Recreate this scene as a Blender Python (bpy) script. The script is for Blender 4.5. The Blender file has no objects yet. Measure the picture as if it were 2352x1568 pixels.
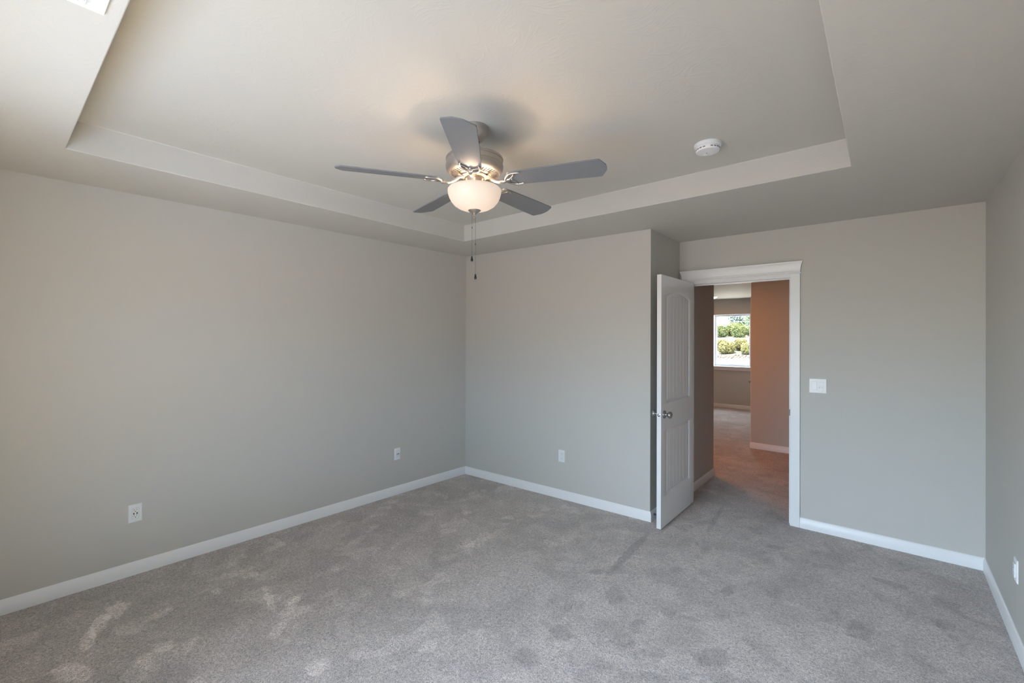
import bpy, bmesh, math, random
from mathutils import Vector, Matrix

S = bpy.context.scene
COL = S.collection
R = math.radians

# ------------------------------------------------------------------ camera
cam_d = bpy.data.cameras.new('camera')
cam = bpy.data.objects.new('camera', cam_d)
COL.objects.link(cam)
cam_r = Vector((0.76560422, 0.64330209, 0.00355109))
cam_u = Vector((-0.00109731, -0.00421413, 0.99999052))
cam_f = Vector((-0.64331095, 0.76560085, 0.00252045))
cam.matrix_world = Matrix(((cam_r.x, cam_u.x, -cam_f.x, 3.6181),
                           (cam_r.y, cam_u.y, -cam_f.y, -3.5819),
                           (cam_r.z, cam_u.z, -cam_f.z, 1.5255),
                           (0, 0, 0, 1)))
cam_d.sensor_fit = 'HORIZONTAL'
cam_d.sensor_width = 36.0
cam_d.lens = 36.0 * 1019.88 / 2352.0
cam_d.shift_y = -(784.0 - 773.4) / 2352.0
cam_d.clip_start = 0.02
cam_d.clip_end = 500
S.camera = cam

# ------------------------------------------------------------------ colour management
S.view_settings.view_transform = 'Standard'
S.view_settings.look = 'None'
S.view_settings.gamma = 1.0
S.view_settings.use_curve_mapping = False
S.view_settings.exposure = 0.0

# ------------------------------------------------------------------ sky: brighter on the sunny (-y) side
# elevation profile: (sin of elevation, colour) on the left (-x) and right (+x) part of the near side, and on the far side
NEAR_L = [(-1.0, (1.2, 1.6, 2.0)), (-0.6, (2.6, 3.2, 4.0)), (-0.3, (4.9, 5.0, 6.2)), (-0.12, (8.4, 7.4, 6.2)), (0.0, (9.6, 11.3, 12.4)), (0.12, (12.2, 16.2, 20.5)), (0.3, (18.8, 22.6, 28.0)), (0.6, (12.8, 16.2, 21.5)), (1.0, (7.8, 8.6, 11.0))]
NEAR_R = [(-1.0, (7.0, 8.0, 10.0)), (-0.6, (6.9, 8.4, 10.8)), (-0.3, (6.4, 6.8, 8.2)), (-0.12, (4.2, 3.0, 2.4)), (0.0, (3.4, 4.1, 5.2)), (0.12, (5.0, 8.2, 11.8)), (0.3, (3.4, 3.8, 4.3)), (0.6, (0.8, 1.0, 1.2)), (1.0, (0.6, 0.8, 1.0))]
FAR_S = [(-1.0, (15, 15, 14.5)), (-0.02, (15, 15, 15)), (0.02, (16, 18, 20)), (1.0, (16, 19, 22))]
FAN_GAIN, HALL_GAIN = 0.95, 0.70
world = bpy.data.worlds.new('sky')
S.world = world
world.use_nodes = True
wn, wl = world.node_tree.nodes, world.node_tree.links
wn.clear()
tc = wn.new('ShaderNodeTexCoord')
sep = wn.new('ShaderNodeSeparateXYZ')
wl.new(tc.outputs['Generated'], sep.inputs[0])
mz = wn.new('ShaderNodeMapRange')
mz.inputs[1].default_value = -1.0; mz.inputs[2].default_value = 1.0
wl.new(sep.outputs['Z'], mz.inputs[0])


def sky_ramp(pts):
    k = max(max(c) for z, c in pts) or 1.0
    rp = wn.new('ShaderNodeValToRGB'); e = rp.color_ramp.elements
    while len(e) < len(pts): e.new(0.5)
    for q, (z, c) in zip(e, pts): q.position = (z + 1) / 2
    for q, (z, c) in zip(e, pts): q.color = tuple(v / k for v in c) + (1,)
    wl.new(mz.outputs[0], rp.inputs[0])
    sc = wn.new('ShaderNodeVectorMath'); sc.operation = 'SCALE'; sc.inputs['Scale'].default_value = k
    wl.new(rp.outputs[0], sc.inputs[0]); return sc.outputs[0]


def sky_mix(axis, lo, hi, a, b_):
    m_ = wn.new('ShaderNodeMapRange'); m_.interpolation_type = 'SMOOTHSTEP'
    m_.inputs[1].default_value = lo; m_.inputs[2].default_value = hi
    wl.new(sep.outputs[axis], m_.inputs[0])
    x_ = wn.new('ShaderNodeMix'); x_.data_type = 'VECTOR'
    wl.new(m_.outputs[0], x_.inputs[0]); wl.new(a, x_.inputs[4]); wl.new(b_, x_.inputs[5]); return x_.outputs[1]


near = sky_mix('X', -0.5, 0.5, sky_ramp(NEAR_L), sky_ramp(NEAR_R))
allsky = sky_mix('Y', -0.12, 0.12, near, sky_ramp(FAR_S))
bgn = wn.new('ShaderNodeBackground'); won = wn.new('ShaderNodeOutputWorld')
wl.new(allsky, bgn.inputs[0]); wl.new(bgn.outputs[0], won.inputs[0])

# window openings (near bedroom window behind the camera, far room window)
NW = (1.28, 3.30, 0.50, 2.02)        # x0 x1 z0 z1 in the wall y = NEAR
FW = (0.655, 1.408, 0.915, 2.065)     # x0 x1 z0 z1 in the wall y = FAR
NEAR, FAR = -3.98, 7.0


def portal(name, x0, x1, z0, z1, y, rx):
    l = bpy.data.lights.new(name, 'AREA')
    l.shape = 'RECTANGLE'; l.size = x1 - x0; l.size_y = z1 - z0
    l.cycles.is_portal = True
    o = bpy.data.objects.new(name, l); COL.objects.link(o)
    o.location = ((x0 + x1) / 2, y, (z0 + z1) / 2); o.rotation_euler = (R(rx), 0, 0)


portal('window_daylight', *NW, NEAR - 0.14, 90)
portal('far_window_daylight', *FW, FAR + 0.14, -90)

sun_d = bpy.data.lights.new('sun', 'SUN')
sun_d.energy = 60.0; sun_d.angle = R(0.6); sun_d.color = (1.0, 0.74, 0.36)
sun = bpy.data.objects.new('sun', sun_d); COL.objects.link(sun)
sun.rotation_euler = (R(90 - 68), 0, 0); sun.location = (2, -20, 30)


# ------------------------------------------------------------------ materials
def mat(name, base=(0.8, 0.8, 0.8), rough=0.5, metal=0.0, spec=0.5):
    m = bpy.data.materials.new(name); m.use_nodes = True
    b = m.node_tree.nodes['Principled BSDF']
    b.inputs['Base Color'].default_value = tuple(base) + (1,)
    b.inputs['Roughness'].default_value = rough
    b.inputs['Metallic'].default_value = metal
    b.inputs['Specular IOR Level'].default_value = spec
    return m


def nodes(m):
    return m.node_tree.nodes, m.node_tree.links, m.node_tree.nodes['Principled BSDF']


def add_noise_bump(m, scale, strength, dist=0.002, detail=3.0, stretch=None, distortion=0.0):
    n, l, b = nodes(m)
    g = n.new('ShaderNodeNewGeometry')
    t = n.new('ShaderNodeTexNoise'); t.inputs['Scale'].default_value = scale
    t.inputs['Detail'].default_value = detail; t.inputs['Distortion'].default_value = distortion
    src = g.outputs['Position']
    if stretch:
        mp = n.new('ShaderNodeMapping'); mp.inputs['Scale'].default_value = stretch
        l.new(src, mp.inputs[0]); src = mp.outputs[0]
    l.new(src, t.inputs['Vector'])
    bp = n.new('ShaderNodeBump'); bp.inputs['Strength'].default_value = strength; bp.inputs['Distance'].default_value = dist
    l.new(t.outputs['Fac'], bp.inputs['Height']); l.new(bp.outputs[0], b.inputs['Normal'])
    return t, bp


WALL_C = (0.575, 0.562, 0.525)
M_wall = mat('greige_wall_paint', WALL_C, 0.62, spec=0.3)
add_noise_bump(M_wall, 160, 0.10, 0.002)

M_ceil = mat('greige_ceiling_paint', (0.595, 0.582, 0.545), 0.7, spec=0.25)
n, l, b = nodes(M_ceil)
# skip-trowel texture: thin curved ridges in patches
g = n.new('ShaderNodeNewGeometry')
w1 = n.new('ShaderNodeTexNoise'); w1.inputs['Scale'].default_value = 2.6; w1.inputs['Detail'].default_value = 2
l.new(g.outputs['Position'], w1.inputs['Vector'])
mx = n.new('ShaderNodeMix'); mx.data_type = 'VECTOR'; mx.inputs[0].default_value = 0.55
l.new(g.outputs['Position'], mx.inputs[4]); l.new(w1.outputs['Color'], mx.inputs[5])
mp = n.new('ShaderNodeMapping'); mp.inputs['Scale'].default_value = (9, 34, 20)
l.new(mx.outputs[1], mp.inputs[0])
t1 = n.new('ShaderNodeTexNoise'); t1.inputs['Scale'].default_value = 1.6; t1.inputs['Detail'].default_value = 5; t1.inputs['Distortion'].default_value = 1.2
l.new(mp.outputs[0], t1.inputs['Vector'])
ra = n.new('ShaderNodeMapRange'); ra.inputs[1].default_value = 0.53; ra.inputs[2].default_value = 0.62
l.new(t1.outputs['Fac'], ra.inputs[0])
t2 = n.new('ShaderNodeTexNoise'); t2.inputs['Scale'].default_value = 150; t2.inputs['Detail'].default_value = 2
l.new(g.outputs['Position'], t2.inputs['Vector'])
ad = n.new('ShaderNodeMath'); ad.operation = 'MULTIPLY_ADD'; ad.inputs[1].default_value = 0.35
l.new(t2.outputs['Fac'], ad.inputs[0]); l.new(ra.outputs[0], ad.inputs[2])
bp = n.new('ShaderNodeBump'); bp.inputs['Strength'].default_value = 0.11; bp.inputs['Distance'].default_value = 0.003
l.new(ad.outputs[0], bp.inputs['Height']); l.new(bp.outputs[0], b.inputs['Normal'])

M_trim = mat('white_trim_enamel', (0.85, 0.855, 0.86), 0.34)
M_door = mat('white_door_enamel', (0.84, 0.845, 0.85), 0.16)
add_noise_bump(M_door, 55, 0.05, 0.002, stretch=(1, 2.5, 0.12))
M_plate = mat('white_plastic', (0.84, 0.85, 0.86), 0.28)
M_dark = mat('dark_slot', (0.02, 0.02, 0.022), 0.6)
M_gap = mat('plate_gap', (0.50, 0.50, 0.50), 0.6)
M_grey_slot = mat('shadowed_slot', (0.12, 0.12, 0.12), 0.6)
M_nickel = mat('brushed_nickel', (0.58, 0.53, 0.49), 0.34, 1.0)
add_noise_bump(M_nickel, 40, 0.04, 0.001, stretch=(1, 1, 30))
M_motor = mat('satin_nickel_motor', (0.50, 0.46, 0.42), 0.42, 0.85)
M_steel = mat('satin_steel', (0.42, 0.42, 0.43), 0.26, 1.0)
M_blade = mat('silver_blade', (0.19, 0.197, 0.212), 0.40, 0.0)
add_noise_bump(M_blade, 30, 0.03, 0.001)
M_black = mat('black_pendant', (0.012, 0.012, 0.013), 0.25)
M_chain = mat('chain_metal', (0.16, 0.15, 0.14), 0.45, 0.8)
M_vinyl = mat('white_vinyl', (0.62, 0.68, 0.74), 0.4)

# frosted light bowl: lit from the bulb inside it, with the glow of the milky glass
M_bowl = bpy.data.materials.new('frosted_lamp_glass'); M_bowl.use_nodes = True
n, l = M_bowl.node_tree.nodes, M_bowl.node_tree.links
n.clear()
o_ = n.new('ShaderNodeOutputMaterial')
trn = n.new('ShaderNodeBsdfTranslucent'); trn.inputs[0].default_value = (0.16, 0.145, 0.13, 1)
dif = n.new('ShaderNodeBsdfPrincipled'); dif.inputs['Base Color'].default_value = (0.86, 0.82, 0.76, 1); dif.inputs['Roughness'].default_value = 0.3
ms = n.new('ShaderNodeMixShader'); ms.inputs[0].default_value = 0.55
emi = n.new('ShaderNodeEmission'); emi.inputs[0].default_value = (1.0, 0.86, 0.72, 1); emi.inputs[1].default_value = 0.42 * FAN_GAIN
ads = n.new('ShaderNodeAddShader')
l.new(dif.outputs[0], ms.inputs[1]); l.new(trn.outputs[0], ms.inputs[2])
l.new(ms.outputs[0], ads.inputs[0]); l.new(emi.outputs[0], ads.inputs[1]); l.new(ads.outputs[0], o_.inputs[0])


def emission(name, col, strength):
    m = bpy.data.materials.new(name); m.use_nodes = True
    b = m.node_tree.nodes['Principled BSDF']
    b.inputs['Base Color'].default_value = (0.8, 0.8, 0.8, 1)
    b.inputs['Emission Color'].default_value = tuple(col) + (1,)
    b.inputs['Emission Strength'].default_value = strength
    return m


M_lampglow = emission('warm_lamp_diffuser', (1.0, 0.82, 0.62), 3.0)

# thin clear window glass
M_glass = bpy.data.materials.new('window_glass'); M_glass.use_nodes = True
n, l = M_glass.node_tree.nodes, M_glass.node_tree.links
n.clear()
o_ = n.new('ShaderNodeOutputMaterial'); tr = n.new('ShaderNodeBsdfTransparent'); tr.inputs[0].default_value = (0.96, 0.98, 0.97, 1)
gl = n.new('ShaderNodeBsdfGlossy'); gl.inputs['Roughness'].default_value = 0.0
lw = n.new('ShaderNodeLayerWeight'); lw.inputs['Blend'].default_value = 0.5
fr = n.new('ShaderNodeMath'); fr.operation = 'POWER'; fr.inputs[1].default_value = 4.5
l.new(lw.outputs['Facing'], fr.inputs[0])
ms = n.new('ShaderNodeMixShader')
l.new(fr.outputs[0], ms.inputs[0]); l.new(tr.outputs[0], ms.inputs[1]); l.new(gl.outputs[0], ms.inputs[2]); l.new(ms.outputs[0], o_.inputs[0])


# carpet: cut-pile tufts, brushed patches and foot marks
def carpet():
    m = mat('taupe_cut_pile_carpet', (0.3, 0.28, 0.27), 0.95, spec=0.1)
    n, l, b = nodes(m)
    b.inputs['Sheen Weight'].default_value = 0.5
    b.inputs['Sheen Roughness'].default_value = 0.6
    g = n.new('ShaderNodeNewGeometry')
    P = g.outputs['Position']

    def noise(scale, detail=2.0, dist=0.0, stretch=None, rough=0.5):
        t = n.new('ShaderNodeTexNoise')
        t.inputs['Scale'].default_value = scale; t.inputs['Detail'].default_value = detail
        t.inputs['Distortion'].default_value = dist; t.inputs['Roughness'].default_value = rough
        if stretch:
            mp = n.new('ShaderNodeMapping'); mp.inputs['Scale'].default_value = stretch
            l.new(P, mp.inputs[0]); l.new(mp.outputs[0], t.inputs['Vector'])
        else:
            l.new(P, t.inputs['Vector'])
        return t.outputs['Fac']

    def mr(x, a, b_, c, d, smooth=True):
        r_ = n.new('ShaderNodeMapRange')
        if smooth: r_.interpolation_type = 'SMOOTHSTEP'
        r_.inputs[1].default_value = a; r_.inputs[2].default_value = b_; r_.inputs[3].default_value = c; r_.inputs[4].default_value = d
        l.new(x, r_.inputs[0]); return r_.outputs[0]

    def mth(op, a, b_):
        q = n.new('ShaderNodeMath'); q.operation = op
        for i, v in enumerate((a, b_)):
            if isinstance(v, (int, float)): q.inputs[i].default_value = v
            else: l.new(v, q.inputs[i])
        return q.outputs[0]

    tuft = noise(95, 3, 1.6, rough=0.6)
    fine = noise(330, 2, 0.5)
    patch = noise(2.3, 4, 0.9, rough=0.62)
    patch2 = noise(6.5, 3, 0.6, (1.0, 1.0, 1.0))
    spots = noise(4.3, 2, 0.3, (1.0, 0.8, 1.0))
    sep = n.new('ShaderNodeSeparateXYZ'); l.new(P, sep.inputs[0])
    val = mr(tuft, 0.32, 0.70, 0.52, 1.40)
    val = mth('MULTIPLY', val, mr(fine, 0.3, 0.7, 0.74, 1.26))
    val = mth('MULTIPLY', val, mr(patch, 0.38, 0.62, 0.88, 1.09))
    val = mth('MULTIPLY', val, mr(patch2, 0.34, 0.60, 0.93, 1.05))
    lite = mr(spots, 0.585, 0.645, 0.0, 0.24)                     # brushed-up foot marks
    lite = mth('MULTIPLY', lite, mr(sep.outputs['X'], 1.6, 2.6, 1.0, 0.25))
    val = mth('MULTIPLY', val, mth('ADD', lite, 1.0))
    dark = mr(noise(5.1, 3, 0.8), 0.57, 0.66, 0.0, 0.20)        # brushed-down marks
    dark = mth('MULTIPLY', dark, mr(sep.outputs['X'], 1.6, 2.6, 0.15, 1.0))
    val = mth('MULTIPLY', val, mth('SUBTRACT', 1.0, dark))

    # individual marks (x, y, rx, ry, turn, gain)
    wob = mth('MULTIPLY', mth('SUBTRACT', noise(16, 3, 0.4), 0.5), 1.5)
    for (x, y, rx, ry, a, k) in MARKS:
        mp = n.new('ShaderNodeMapping'); mp.vector_type = 'TEXTURE'
        mp.inputs['Location'].default_value = (x, y, 0); mp.inputs['Rotation'].default_value = (0, 0, R(a)); mp.inputs['Scale'].default_value = (rx, ry, 50)
        l.new(P, mp.inputs[0])
        ln = n.new('ShaderNodeVectorMath'); ln.operation = 'LENGTH'; l.new(mp.outputs[0], ln.inputs[0])
        d = mth('ADD', ln.outputs['Value'], wob)
        val = mth('MULTIPLY', val, mth('ADD', mr(d, 0.70, 1.15, k * 1.45, 0.0), 1.0))
    mixn = n.new('ShaderNodeMix'); mixn.data_type = 'RGBA'; mixn.blend_type = 'MULTIPLY'; mixn.inputs[0].default_value = 1.0
    mixn.inputs[6].default_value = CARPET + (1,)
    cmb = n.new('ShaderNodeCombineXYZ')
    for i in range(3): l.new(val, cmb.inputs[i])
    l.new(cmb.outputs[0], mixn.inputs[7]); l.new(mixn.outputs[2], b.inputs['Base Color'])
    h = mth('ADD', tuft, mth('MULTIPLY', fine, 0.35))
    bp = n.new('ShaderNodeBump'); bp.inputs['Strength'].default_value = 0.7; bp.inputs['Distance'].default_value = 0.011
    l.new(h, bp.inputs['Height']); l.new(bp.outputs[0], b.inputs['Normal'])
    return m


MARKS = [(0.555, -3.237, 0.131, 0.028, 169, 0.34), (0.426, -3.177, 0.12, 0.035, 163, 0.36), (0.333, -3.097, 0.097, 0.048, 159, 0.34), (0.794, -3.316, 0.115, 0.048, -161, 0.36), (0.897, -3.004, 0.068, 0.043, -155, 0.26),
         (0.549, -2.673, 0.054, 0.026, 179, 0.3), (0.875, -2.506, 0.144, 0.023, 168, 0.24), (1.039, -2.454, 0.102, 0.04, 129, 0.26), (1.195, -2.584, 0.091, 0.033, 136, 0.24), (1.605, -2.586, 0.061, 0.046, 170, 0.28),
         (1.891, -2.161, 0.054, 0.048, -79, 0.16), (0.135, -2.17, 0.093, 0.039, -173, 0.2), (0.514, -2.45, 0.049, 0.029, -174, 0.2), (0.194, -2.407, 0.046, 0.019, 170, 0.16), (1.283, -1.29, 0.144, 0.044, 136, 0.16),
         (0.543, -0.489, 0.107, 0.059, 137, 0.18), (0.774, -0.84, 0.171, 0.03, 136, 0.12), (0.555, -2.95, 0.076, 0.031, 120, 0.2), (1.144, -1.85, 0.081, 0.058, 164, 0.14), (1.687, -2.401, 0.074, 0.049, -156, 0.14),
         (1.204, -2.243, 0.109, 0.044, 150, 0.16), (1.831, -2.021, 0.051, 0.034, -145, 0.14), (0.971, -1.219, 0.088, 0.047, -126, 0.14), (1.509, -1.236, 0.063, 0.055, 136, 0.12), (0.962, -3.088, 0.084, 0.031, 175, 0.16),
         (1.379, -1.923, 0.11, 0.064, -95, 0.1), (0.262, -2.535, 0.075, 0.04, 98, 0.12), (2.993, -1.327, 0.101, 0.062, -119, -0.22), (2.605, -1.5, 0.075, 0.068, 76, -0.16), (2.389, -1.161, 0.089, 0.064, 110, -0.16),
         (2.337, -1.65, 0.08, 0.057, 123, -0.16), (2.305, -1.911, 0.073, 0.07, 100, -0.16), (3.514, -0.632, 0.091, 0.056, 83, -0.18), (2.888, -0.682, 0.065, 0.035, 90, -0.2), (2.563, -0.641, 0.058, 0.039, -115, -0.14),
         (3.001, 0.158, 0.062, 0.039, -151, -0.2), (2.624, -0.217, 0.074, 0.039, 95, -0.14), (3.869, -0.27, 0.073, 0.041, 80, -0.16), (2.693, -1.117, 0.05, 0.041, 167, -0.16), (3.177, -0.33, 0.084, 0.045, -109, -0.1),
         (2.997, -0.129, 0.089, 0.05, -117, -0.08), (3.196, -0.765, 0.103, 0.048, -128, -0.08), (2.759, -1.488, 0.065, 0.039, -128, -0.12), (2.173, -0.995, 0.041, 0.031, -126, -0.14), (2.226, -0.62, 0.42, 0.032, 94, -0.22),
         (2.262, -0.02, 0.25, 0.02, 92, -0.12), (2.52, 0.4, 0.34, 0.02, 95, -0.16)]   # x, y, radii, turn, gain
CARPET = (0.545, 0.482, 0.445)
M_carpet = carpet()


# ------------------------------------------------------------------ object helpers
def obj(name, bm, m, parent=None, smooth=False, loc=None, bevel=0.0, seg=2, angle=35):
    bmesh.ops.recalc_face_normals(bm, faces=bm.faces[:])
    me = bpy.data.meshes.new(name); bm.to_mesh(me); bm.free()
    o = bpy.data.objects.new(name, me); COL.objects.link(o)
    for k in (m if isinstance(m, (list, tuple)) else [m]): me.materials.append(k)
    if parent: o.parent = parent
    if loc: o.location = loc
    if bevel:
        bv = o.modifiers.new('bevel', 'BEVEL'); bv.width = bevel; bv.segments = seg; bv.limit_method = 'ANGLE'; bv.angle_limit = R(30)
    if smooth:
        for p in me.polygons: p.use_smooth = True
        if angle:
            try:
                me.set_sharp_from_angle(angle=R(angle))
            except Exception:
                pass
    return o


def tag(o, label=None, cat=None, group=None, kind=None):
    if label: o['label'] = label
    if cat: o['category'] = cat
    if group: o['group'] = group
    if kind: o['kind'] = kind
    return o


def empty(name, loc, rz=0.0):
    o = bpy.data.objects.new(name, None); COL.objects.link(o)
    o.location = loc; o.rotation_euler = (0, 0, rz); o.empty_display_size = 0.05
    return o


def add_box(bm, x0, x1, y0, y1, z0, z1, M=None, mi=0):
    v = [bm.verts.new((x, y, z)) for x in (x0, x1) for y in (y0, y1) for z in (z0, z1)]
    for f in ((0, 1, 3, 2), (4, 6, 7, 5), (0, 4, 5, 1), (2, 3, 7, 6), (0, 2, 6, 4), (1, 5, 7, 3)):
        bm.faces.new([v[i] for i in f]).material_index = mi
    if M is not None: bmesh.ops.transform(bm, matrix=M, verts=v)
    return v


def box(*a, **k):
    bm = bmesh.new(); add_box(bm, *a, **k); return bm


def add_prism(bm, pts, z0, z1, M=None):
    lo = [bm.verts.new((x, y, z0)) for x, y in pts]; hi = [bm.verts.new((x, y, z1)) for x, y in pts]
    bm.faces.new(lo[::-1]); bm.faces.new(hi)
    k = len(pts)
    for i in range(k): bm.faces.new((lo[i], lo[(i + 1) % k], hi[(i + 1) % k], hi[i]))
    if M is not None: bmesh.ops.transform(bm, matrix=M, verts=lo + hi)
    return lo + hi


def prism(pts, z0, z1):
    bm = bmesh.new(); add_prism(bm, pts, z0, z1); return bm


def add_lathe(bm, prof, seg=48, M=None, cap=True):
    rings = []
    for r_, z in prof:
        if r_ < 1e-5: rings.append([bm.verts.new((0, 0, z))])
        else: rings.append([bm.verts.new((r_ * math.cos(2 * math.pi * i / seg), r_ * math.sin(2 * math.pi * i / seg), z)) for i in range(seg)])
    for a, b_ in zip(rings, rings[1:]):
        for i in range(seg):
            j = (i + 1) % seg
            if len(a) == 1 and len(b_) == 1: continue
            if len(a) == 1: bm.faces.new((a[0], b_[i], b_[j]))
            elif len(b_) == 1: bm.faces.new((a[i], a[j], b_[0]))
            else: bm.faces.new((a[i], a[j], b_[j], b_[i]))
    if cap:
        for r_ in (rings[0], rings[-1]):
            if len(r_) > 2: bm.faces.new(r_)
    vs = [v for r_ in rings for v in r_]
    if M is not None: bmesh.ops.transform(bm, matrix=M, verts=vs)
    return vs


def lathe(prof, seg=48, M=None, cap=True):
    bm = bmesh.new(); add_lathe(bm, prof, seg, M, cap); return bm


def add_tube(bm, pts, rad, seg=10):
    pts = [Vector(p) for p in pts]
    rads = rad if isinstance(rad, (list, tuple)) else [rad] * len(pts)
    rings = []; ref = Vector((0, 0, 1))
    for i, p in enumerate(pts):
        t = (pts[min(i + 1, len(pts) - 1)] - pts[max(i - 1, 0)]).normalized()
        a = t.cross(ref)
        if a.length < 1e-3: a = t.cross(Vector((1, 0, 0)))
        a.normalize(); c = t.cross(a)
        rings.append([bm.verts.new(p + (a * math.cos(2 * math.pi * k / seg) + c * math.sin(2 * math.pi * k / seg)) * rads[i]) for k in range(seg)])
    for A, B in zip(rings, rings[1:]):
        for k in range(seg): bm.faces.new((A[k], A[(k + 1) % seg], B[(k + 1) % seg], B[k]))
    bm.faces.new(rings[0][::-1]); bm.faces.new(rings[-1])
    return [v for r_ in rings for v in r_]


def smooth_path(pts, k=6):
    pts = [Vector(p) for p in pts]; out = []
    for i in range(len(pts) - 1):
        p0, p1, p2, p3 = pts[max(i - 1, 0)], pts[i], pts[i + 1], pts[min(i + 2, len(pts) - 1)]
        for s in range(k):
            t = s / k
            out.append(0.5 * ((2 * p1) + (p2 - p0) * t + (2 * p0 - 5 * p1 + 4 * p2 - p3) * t * t + (3 * p1 - p0 - 3 * p2 + p3) * t ** 3))
    out.append(pts[-1]); return out


def struct(name, bm, m, label, cat, **k):
    return tag(obj(name, bm, m, **k), label, cat, kind='structure')


# ------------------------------------------------------------------ room plan (metres)
H, TRAY = 2.44, 0.152
YC = -0.087                       # back-left corner
XB, YD = 2.1186, 0.683            # outer corner of the back wall, doorway wall
XR = 4.1277
YN = NEAR


def xl(y): return -0.0254 * (YC - y)          # left wall face
def xr(y): return XR - 0.0058 * (YD - y)      # right wall face
def yb(x): return YC + x * (0 - YC) / XB      # back wall face


T = 0.11
# floor: one carpet through bedroom, hall and far room
FLOOR_PTS = [(-0.3, YN - 0.15), (XR + 0.2, YN - 0.15), (XR + 0.2, 3.5), (2.30, 3.5), (2.30, FAR + 0.15), (-2.6, FAR + 0.15), (-2.6, 1.55), (2.0, 1.55), (2.0, 0.2), (-0.3, 0.2)]
struct('floor', prism(FLOOR_PTS, -0.15, 0.0), M_carpet, 'taupe grey cut pile carpet with brushed foot marks', 'carpet floor')

# bedroom ceiling with a raised tray
bm = bmesh.new()
TL, TN, TB, TR = 0.558, -3.328, -0.648, 3.479
outer = [(-0.25, YN - 0.15), (XR + 0.15, YN - 0.15), (XR + 0.15, YD + 0.05), (-0.25, YD + 0.05)]
inner = [(TL, TN), (TR, TN), (TR, TB + 0.013), (TL, TB)]
vo = [bm.verts.new((x, y, H)) for x, y in outer]; vi = [bm.verts.new((x, y, H)) for x, y in inner]
vt = [bm.verts.new((x, y, H + TRAY)) for x, y in inner]
for i in range(4):
    j = (i + 1) % 4
    bm.faces.new((vo[i], vo[j], vi[j], vi[i])); bm.faces.new((vi[i], vi[j], vt[j], vt[i]))
bm.faces.new(vt)
# upper side so that the slab is solid
vu = [bm.verts.new((x, y, H + 0.35)) for x, y in outer]
bm.faces.new(vu)
for i in range(4): bm.faces.new((vo[i], vo[(i + 1) % 4], vu[(i + 1) % 4], vu[i]))
struct('ceiling', bm, M_ceil, 'greige tray ceiling with a wide lowered border', 'ceiling', bevel=0.005, seg=2)

# bedroom walls
struct('wall_left', prism([(0, YC), (xl(YN), YN), (xl(YN) - T, YN), (-T, YC + T)], 0, H), M_wall, 'long greige wall on the left with two outlets', 'wall')
struct('wall_back', prism([(0, YC), (-T, YC + T), (XB - T, T), (XB, 0)], 0, H), M_wall, 'greige back wall left of the open door', 'wall')
struct('wall_return', prism([(XB, 0), (XB - T, T), (XB - T, YD), (XB, YD)], 0, H), M_wall, 'short greige wall stub behind the open door', 'wall')
OX0, OX1, OZ = 2.214, 3.019, 2.030
JT = 0.018
bm = bmesh.new()
add_prism(bm, [(XB - T, YD), (OX0 - JT, YD), (OX0 - JT, YD + 0.12), (XB - T, YD + 0.12)], 0, H)
add_prism(bm, [(OX1 + JT, YD), (XR + T, YD), (XR + T, YD + 0.12), (OX1 + JT, YD + 0.12)], 0, H)
add_prism(bm, [(OX0 - JT, YD), (OX1 + JT, YD), (OX1 + JT, YD + 0.12), (OX0 - JT, YD + 0.12)], OZ + JT, H)
bmesh.ops.remove_doubles(bm, verts=bm.verts[:], dist=1e-4)
struct('wall_doorway', bm, M_wall, 'greige wall around the white cased doorway', 'wall')
struct('wall_right', prism([(XR, YD), (XR + T, YD), (xr(YN) + T, YN), (xr(YN), YN)], 0, H), M_wall, 'greige wall along the right edge of the view', 'wall')
bm = bmesh.new()
x0, x1, z0, z1 = NW
for a in ((-0.25, x0, 0, H), (x1, XR + 0.15, 0, H), (x0, x1, 0, z0), (x0, x1, z1, H)):
    add_box(bm, a[0], a[1], YN - 0.15, YN, a[2], a[3])
struct('wall_near', bm, M_wall, 'greige window wall behind the camera', 'wall')

# hall and far room
HL = 2.15                        # hall wall on the left of the passage
HC = 2.40                        # hall ceiling height
HLY = 1.675
struct('wall_hall_left', prism([(HL, YD + 0.12), (HL, HLY), (-2.6, HLY), (-2.6, HLY - T), (HL - T, HLY - T), (HL - T, YD + 0.12)], 0, HC), M_wall, 'greige hall wall seen just right of the open door', 'wall')
HRX, HRY = 2.182, 3.33
struct('wall_hall_right', prism([(HRX, HRY), (4.22, HRY), (4.22, HRY + T), (HRX + T, HRY + T), (HRX + T, FAR), (HRX, FAR)], 0, HC), M_wall, 'hall wall glowing orange at the right of the doorway view', 'wall')
struct('wall_hall_end', prism([(4.22, YD + 0.12), (4.33, YD + 0.12), (4.33, HRY + T), (4.22, HRY + T)], 0, HC), M_wall, 'end wall of the hall beyond the doorway', 'wall')
struct('wall_far_left', prism([(-2.6, HLY), (-2.6, FAR), (-2.71, FAR), (-2.71, HLY - T)], 0, HC), M_wall, 'left wall of the far room', 'wall')
bm = bmesh.new()
x0, x1, z0, z1 = FW
for a in ((-2.71, x0, 0, HC), (x1, HRX + T, 0, HC), (x0, x1, 0, z0), (x0, x1, z1, HC)):
    add_box(bm, a[0], a[1], FAR, FAR + 0.15, a[2], a[3])
struct('wall_far', bm, M_wall, 'greige wall with the window in the far room', 'wall')
struct('ceiling_hall', prism([(-2.75, 0.9), (1.9, YD + 0.06), (4.4, YD + 0.06), (4.4, HRY + 0.15), (HRX + 0.15, HRY + 0.15), (HRX + 0.15, FAR + 0.16), (-2.75, FAR + 0.16)], HC, HC + 0.3), M_ceil,
       'textured hall ceiling seen through the doorway', 'ceiling')

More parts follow.
